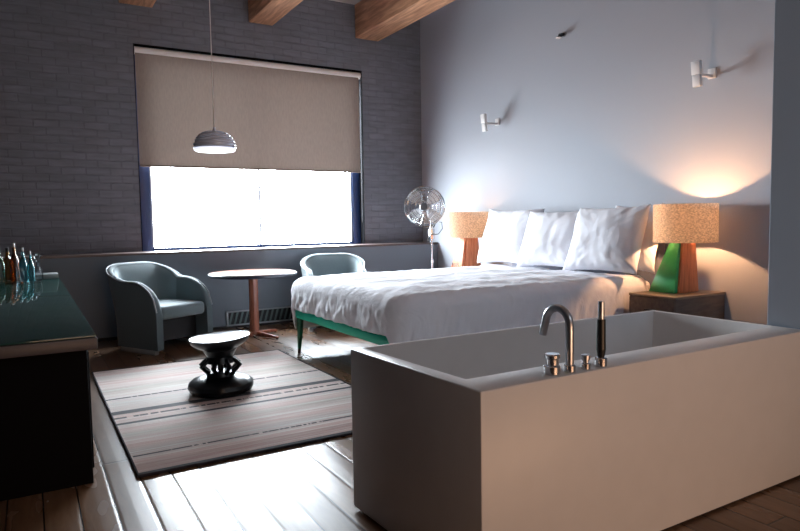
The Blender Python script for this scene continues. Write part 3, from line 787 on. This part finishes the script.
# ------------------------------------------------------------------ rug
RZ = .012
t = thing('rug', 'striped woven rug in grey, pink and cream with dark bands on the wood floor', 'rug', (1.295, 4.80, 0))
t.rotation_euler = (0, 0, radians(0))
RY0, RY1 = 3.44, 6.17
o = MB().box(.435, 2.155, RY0, RY1, .0, RZ, .004).build('woven_field', rug_mat(RY0, RY1), t); o.location = (-1.295, -4.80, 0)
bd = MB().tube([(.433, RY0, .008), (2.157, RY0, .008), (2.157, RY1, .008), (.433, RY1, .008)], .0085, 8, closed=True)
o = bd.build('edge_binding', M['rugedge'], t); o.location = (-1.295, -4.80, 0)

# ------------------------------------------------------------------ carved stool
t = thing('carved_stool', 'black carved wooden stool with shallow dish top standing on the rug', 'stool', (1.235, 4.865, RZ+.001))
tm = Matrix.Rotation(radians(-3.5), 3, 'Y') @ Matrix.Rotation(radians(0.5), 3, 'X')
dz = .405
prof = [(0, -.075), (.10, -.075), (.135, -.065), (.175, -.04), (.214, -.012), (.228, .018), (.229, .026), (.223, .028)]
MB().lathe(prof+[(.212, .022), (.14, .004), (0, -.004)], (0, 0, dz), 56, tm).build('dish', M['ebony'], t)
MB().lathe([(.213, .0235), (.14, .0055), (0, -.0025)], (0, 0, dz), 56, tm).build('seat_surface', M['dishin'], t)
MB().lathe([(0, .235), (.115, .235), (.105, .26), (.098, .28), (.125, .325), (.13, .338), (0, .338)], seg=32).build('neck', M['ebony'], t)
for k in range(8):
    a = 2*pi*k/8+.2; c, s = cos(a), sin(a)
    MB().tube([(r_*c, r_*s, z_) for r_, z_ in ((.085, .265), (.128, .235), (.150, .213), (.130, .19), (.095, .158))], [.017, .016, .021, .016, .019], 10).build('strut', M['ebony'], t)
MB().cyl((0, 0, .14), (0, 0, .24), .022, seg=16).build('core', M['ebony'], t)
MB().lathe([(0, 0), (.19, 0), (.232, .02), (.248, .05), (.243, .078), (.21, .105), (.16, .122), (.11, .135), (.10, .165), (0, .17)], seg=64, mod=lambda a, z: 1+.012*cos(a*10)*(1 if z < .12 else 0)).build('base', M['ebony'], t)

# ------------------------------------------------------------------ sideboard with bottles
t = thing('sideboard', 'long dark sideboard with green glass top along the left edge', 'sideboard', (-.25, 5.6, 0))
so = Vector(t.location)
def S_(m, n, mt, **k): ob = m.build(n, mt, t, **k); ob.location = -so; return ob
ZT = .77
S_(MB().box(XL+.005, .228, 3.50, 7.82, 0, .70, .004), 'body', M['counterbody'])
S_(MB().box(XL+.005, .27, 3.415, 7.86, .70, .757, .003), 'fascia', M['fascia'])
S_(MB().box(XL+.005, .266, 3.42, 7.858, .759, ZT, .002), 'glass_top', M['counterglass'])
for i in range(4):
    y = 3.58+1.06*i
    d = S_(MB().box(.2285, .2405, y, y+1.03, .05, .66, .003), 'door', M['counterbody'])
    MB().cyl((.2405, y+.93, .40), (.262, y+.93, .40), .012, seg=16).build('knob', M['blackmetal'], d)
o = MB().box(.03, .255, 7.50, 7.80, 0, .05, .004).build('storage_box', M['boxgrey'], loc=(0, 0, ZT))
tag(o, 'flat pale grey box at the far end of the green glass sideboard top', 'box')

def bottle(name, label, x, y, r, h, neck, mat, cap, cat='bottle', grp='bottles on the sideboard'):
    t = thing(name, label, cat, (x, y, ZT), 0, grp)
    sh = h*neck
    o = [(0, .002), (r*.8, 0), (r, .012), (r, sh*.9), (r*.86, sh), (r*.36, sh+.055), (r*.33, h-.03), (r*.40, h-.028), (r*.40, h-.012), (r*.33, h-.01)]
    inn = [(r*.24, h-.01), (r*.25, sh+.055), (r*.75, sh), (r*.9, sh*.88), (r*.9, .02), (0, .016)]
    MB().lathe(o+inn, seg=28).build('glass_body', M[mat], t)
    MB().cyl((0, 0, h-.012), (0, 0, h+.03), r*.30, r*.36, seg=18, bev=.003).build('stopper', M[cap], t)
bottle('glass_bottle', 'green glass bottle with chrome pourer at the left end of the sideboard bottles', -.255, 7.25, .048, .34, .62, 'g_green', 'chrome')
bottle('glass_bottle', 'amber glass bottle between the green and dark brown bottles on the sideboard', -.185, 7.32, .044, .31, .68, 'g_amber', 'blackmetal')
bottle('glass_bottle', 'dark brown glass bottle with chrome pourer on the sideboard', -.125, 7.20, .04, .36, .64, 'g_brown', 'chrome')
bottle('glass_bottle', 'taller left one of two teal glass bottles on the sideboard', -.055, 7.26, .038, .31, .62, 'g_teal', 'chrome')
bottle('glass_bottle', 'slim teal glass bottle on the sideboard beside the clear decanter', .008, 7.16, .034, .28, .58, 'g_teal', 'chrome')
# clear decanter with ball stopper
t = thing('decanter', 'clear cut glass decanter with ball stopper at the right end of the bottles', 'decanter', (.07, 7.24, ZT), 0, 'bottles on the sideboard')
MB().lathe([(0, .002), (.034, 0), (.042, .015), (.044, .09), (.036, .12), (.018, .145), (.016, .19), (.026, .205), (.022, .207), (.012, .19), (.014, .145), (.032, .118), (.039, .09), (.037, .02), (0, .014)], seg=12).build('glass_body', M['g_clear'], t, angle=15)
MB().lathe([(0, .195), (.011, .196), (.012, .21), (.02, .218), (.03, .238), (.031, .25), (.022, .272), (0, .28)], seg=10).build('ball_stopper', M['g_clear'], t, angle=15)
for (x, y, lab) in ((-.30, 7.03, 'clear highball glass in front of the green bottle on the sideboard'), (-.085, 7.03, 'clear highball glass in front of the teal bottles on the sideboard')):
    t = thing('highball_glass', lab, 'glass', (x, y, ZT), 0, 'glasses on the sideboard')
    MB().lathe([(0, 0), (.03, 0), (.031, .01), (.036, .15), (.0335, .15), (.029, .018), (0, .016)], seg=28).build('tumbler', M['g_clear'], t)
    MB().tube([(.012, 0, .018), (-.024, .004, .25)], .003, 6).build('stirrer', M['chrome'], t)

# ------------------------------------------------------------------ light
SKY = 96.0
wd = bpy.data.worlds.new('world'); scene.world = wd; wd.use_nodes = True
bg = wd.node_tree.nodes['Background']; bg.inputs['Strength'].default_value = 1.0
_t = wd.node_tree; _tc = _t.nodes.new('ShaderNodeTexCoord'); _sx = _t.nodes.new('ShaderNodeSeparateXYZ'); _mr = _t.nodes.new('ShaderNodeMapRange'); _cr = _t.nodes.new('ShaderNodeValToRGB'); _vm = _t.nodes.new('ShaderNodeVectorMath')
_t.links.new(_tc.outputs['Generated'], _sx.inputs['Vector']); _t.links.new(_sx.outputs['Z'], _mr.inputs['Value'])
_mr.inputs['From Min'].default_value = -.3; _mr.inputs['From Max'].default_value = .35
_cr.color_ramp.elements[0].color = (.27, .29, .31, 1); _cr.color_ramp.elements[1].color = (.86, .92, 1.0, 1)      # pale ground, overcast sky
_t.links.new(_mr.outputs['Result'], _cr.inputs['Fac']); _t.links.new(_cr.outputs['Color'], _vm.inputs[0])
_vm.operation = 'SCALE'; _vm.inputs['Scale'].default_value = SKY; _t.links.new(_vm.outputs['Vector'], bg.inputs['Color'])
P = bpy.data.lights.new('window_portal', 'AREA'); P.shape = 'RECTANGLE'; P.size = WX1-WX0; P.size_y = WZ1-WZ0
P.cycles.is_portal = True
po = bpy.data.objects.new('window_portal', P); col.objects.link(po); po.location = ((WX0+WX1)/2, YW+.30, (WZ0+WZ1)/2)
po.rotation_euler = (radians(-90), 0, 0)
# warm unseen light set low at the bathroom end, behind the camera
A = bpy.data.lights.new('bathroom_light', 'AREA'); A.shape = 'RECTANGLE'; A.size = 2.4; A.size_y = .5; A.energy = 48; A.color = (1, .58, .34)
ao = bpy.data.objects.new('bathroom_light', A); col.objects.link(ao); ao.location = (2.05, -2.1, .42)
ao.rotation_euler = (radians(90), 0, 0)

# soft neutral fill, added high behind the camera to lighten the bath interior
A2 = bpy.data.lights.new('fill_light', 'AREA'); A2.shape = 'RECTANGLE'; A2.size = 2.2; A2.size_y = 1.2; A2.energy = 36; A2.color = (.92, .95, 1)
a2 = bpy.data.objects.new('fill_light', A2); col.objects.link(a2); a2.location = (2.3, -2.1, 3.2)
a2.rotation_euler = (radians(62), 0, 0)

# ------------------------------------------------------------------ camera
f_, yaw, pitch, roll = 631.0, radians(30.45), radians(3.92), radians(.92)
fw = Vector((sin(yaw)*cos(pitch), cos(yaw)*cos(pitch), -sin(pitch)))
rt = Vector((cos(yaw), -sin(yaw), 0)); dn = fw.cross(rt)
r2_ = rt*cos(roll)+dn*sin(roll); d2_ = -rt*sin(roll)+dn*cos(roll)
cam = bpy.data.cameras.new('camera'); cam.sensor_width = 36; cam.lens = f_/800*36; cam.clip_start = .02
co = bpy.data.objects.new('camera', cam); col.objects.link(co)
mw = Matrix((r2_, -d2_, -fw)).transposed().to_4x4(); mw.translation = (0, 0, 1.3); co.matrix_world = mw
scene.camera = co
vs = scene.view_settings
vs.view_transform = 'Standard'; vs.look = 'None'; vs.gamma = 1; vs.use_curve_mapping = False; vs.exposure = 0.0
cy = scene.cycles
cy.max_bounces = 12; cy.diffuse_bounces = 6; cy.glossy_bounces = 5; cy.transmission_bounces = 8; cy.transparent_max_bounces = 8
cy.caustics_reflective = False; cy.caustics_refractive = False; cy.sample_clamp_indirect = 6
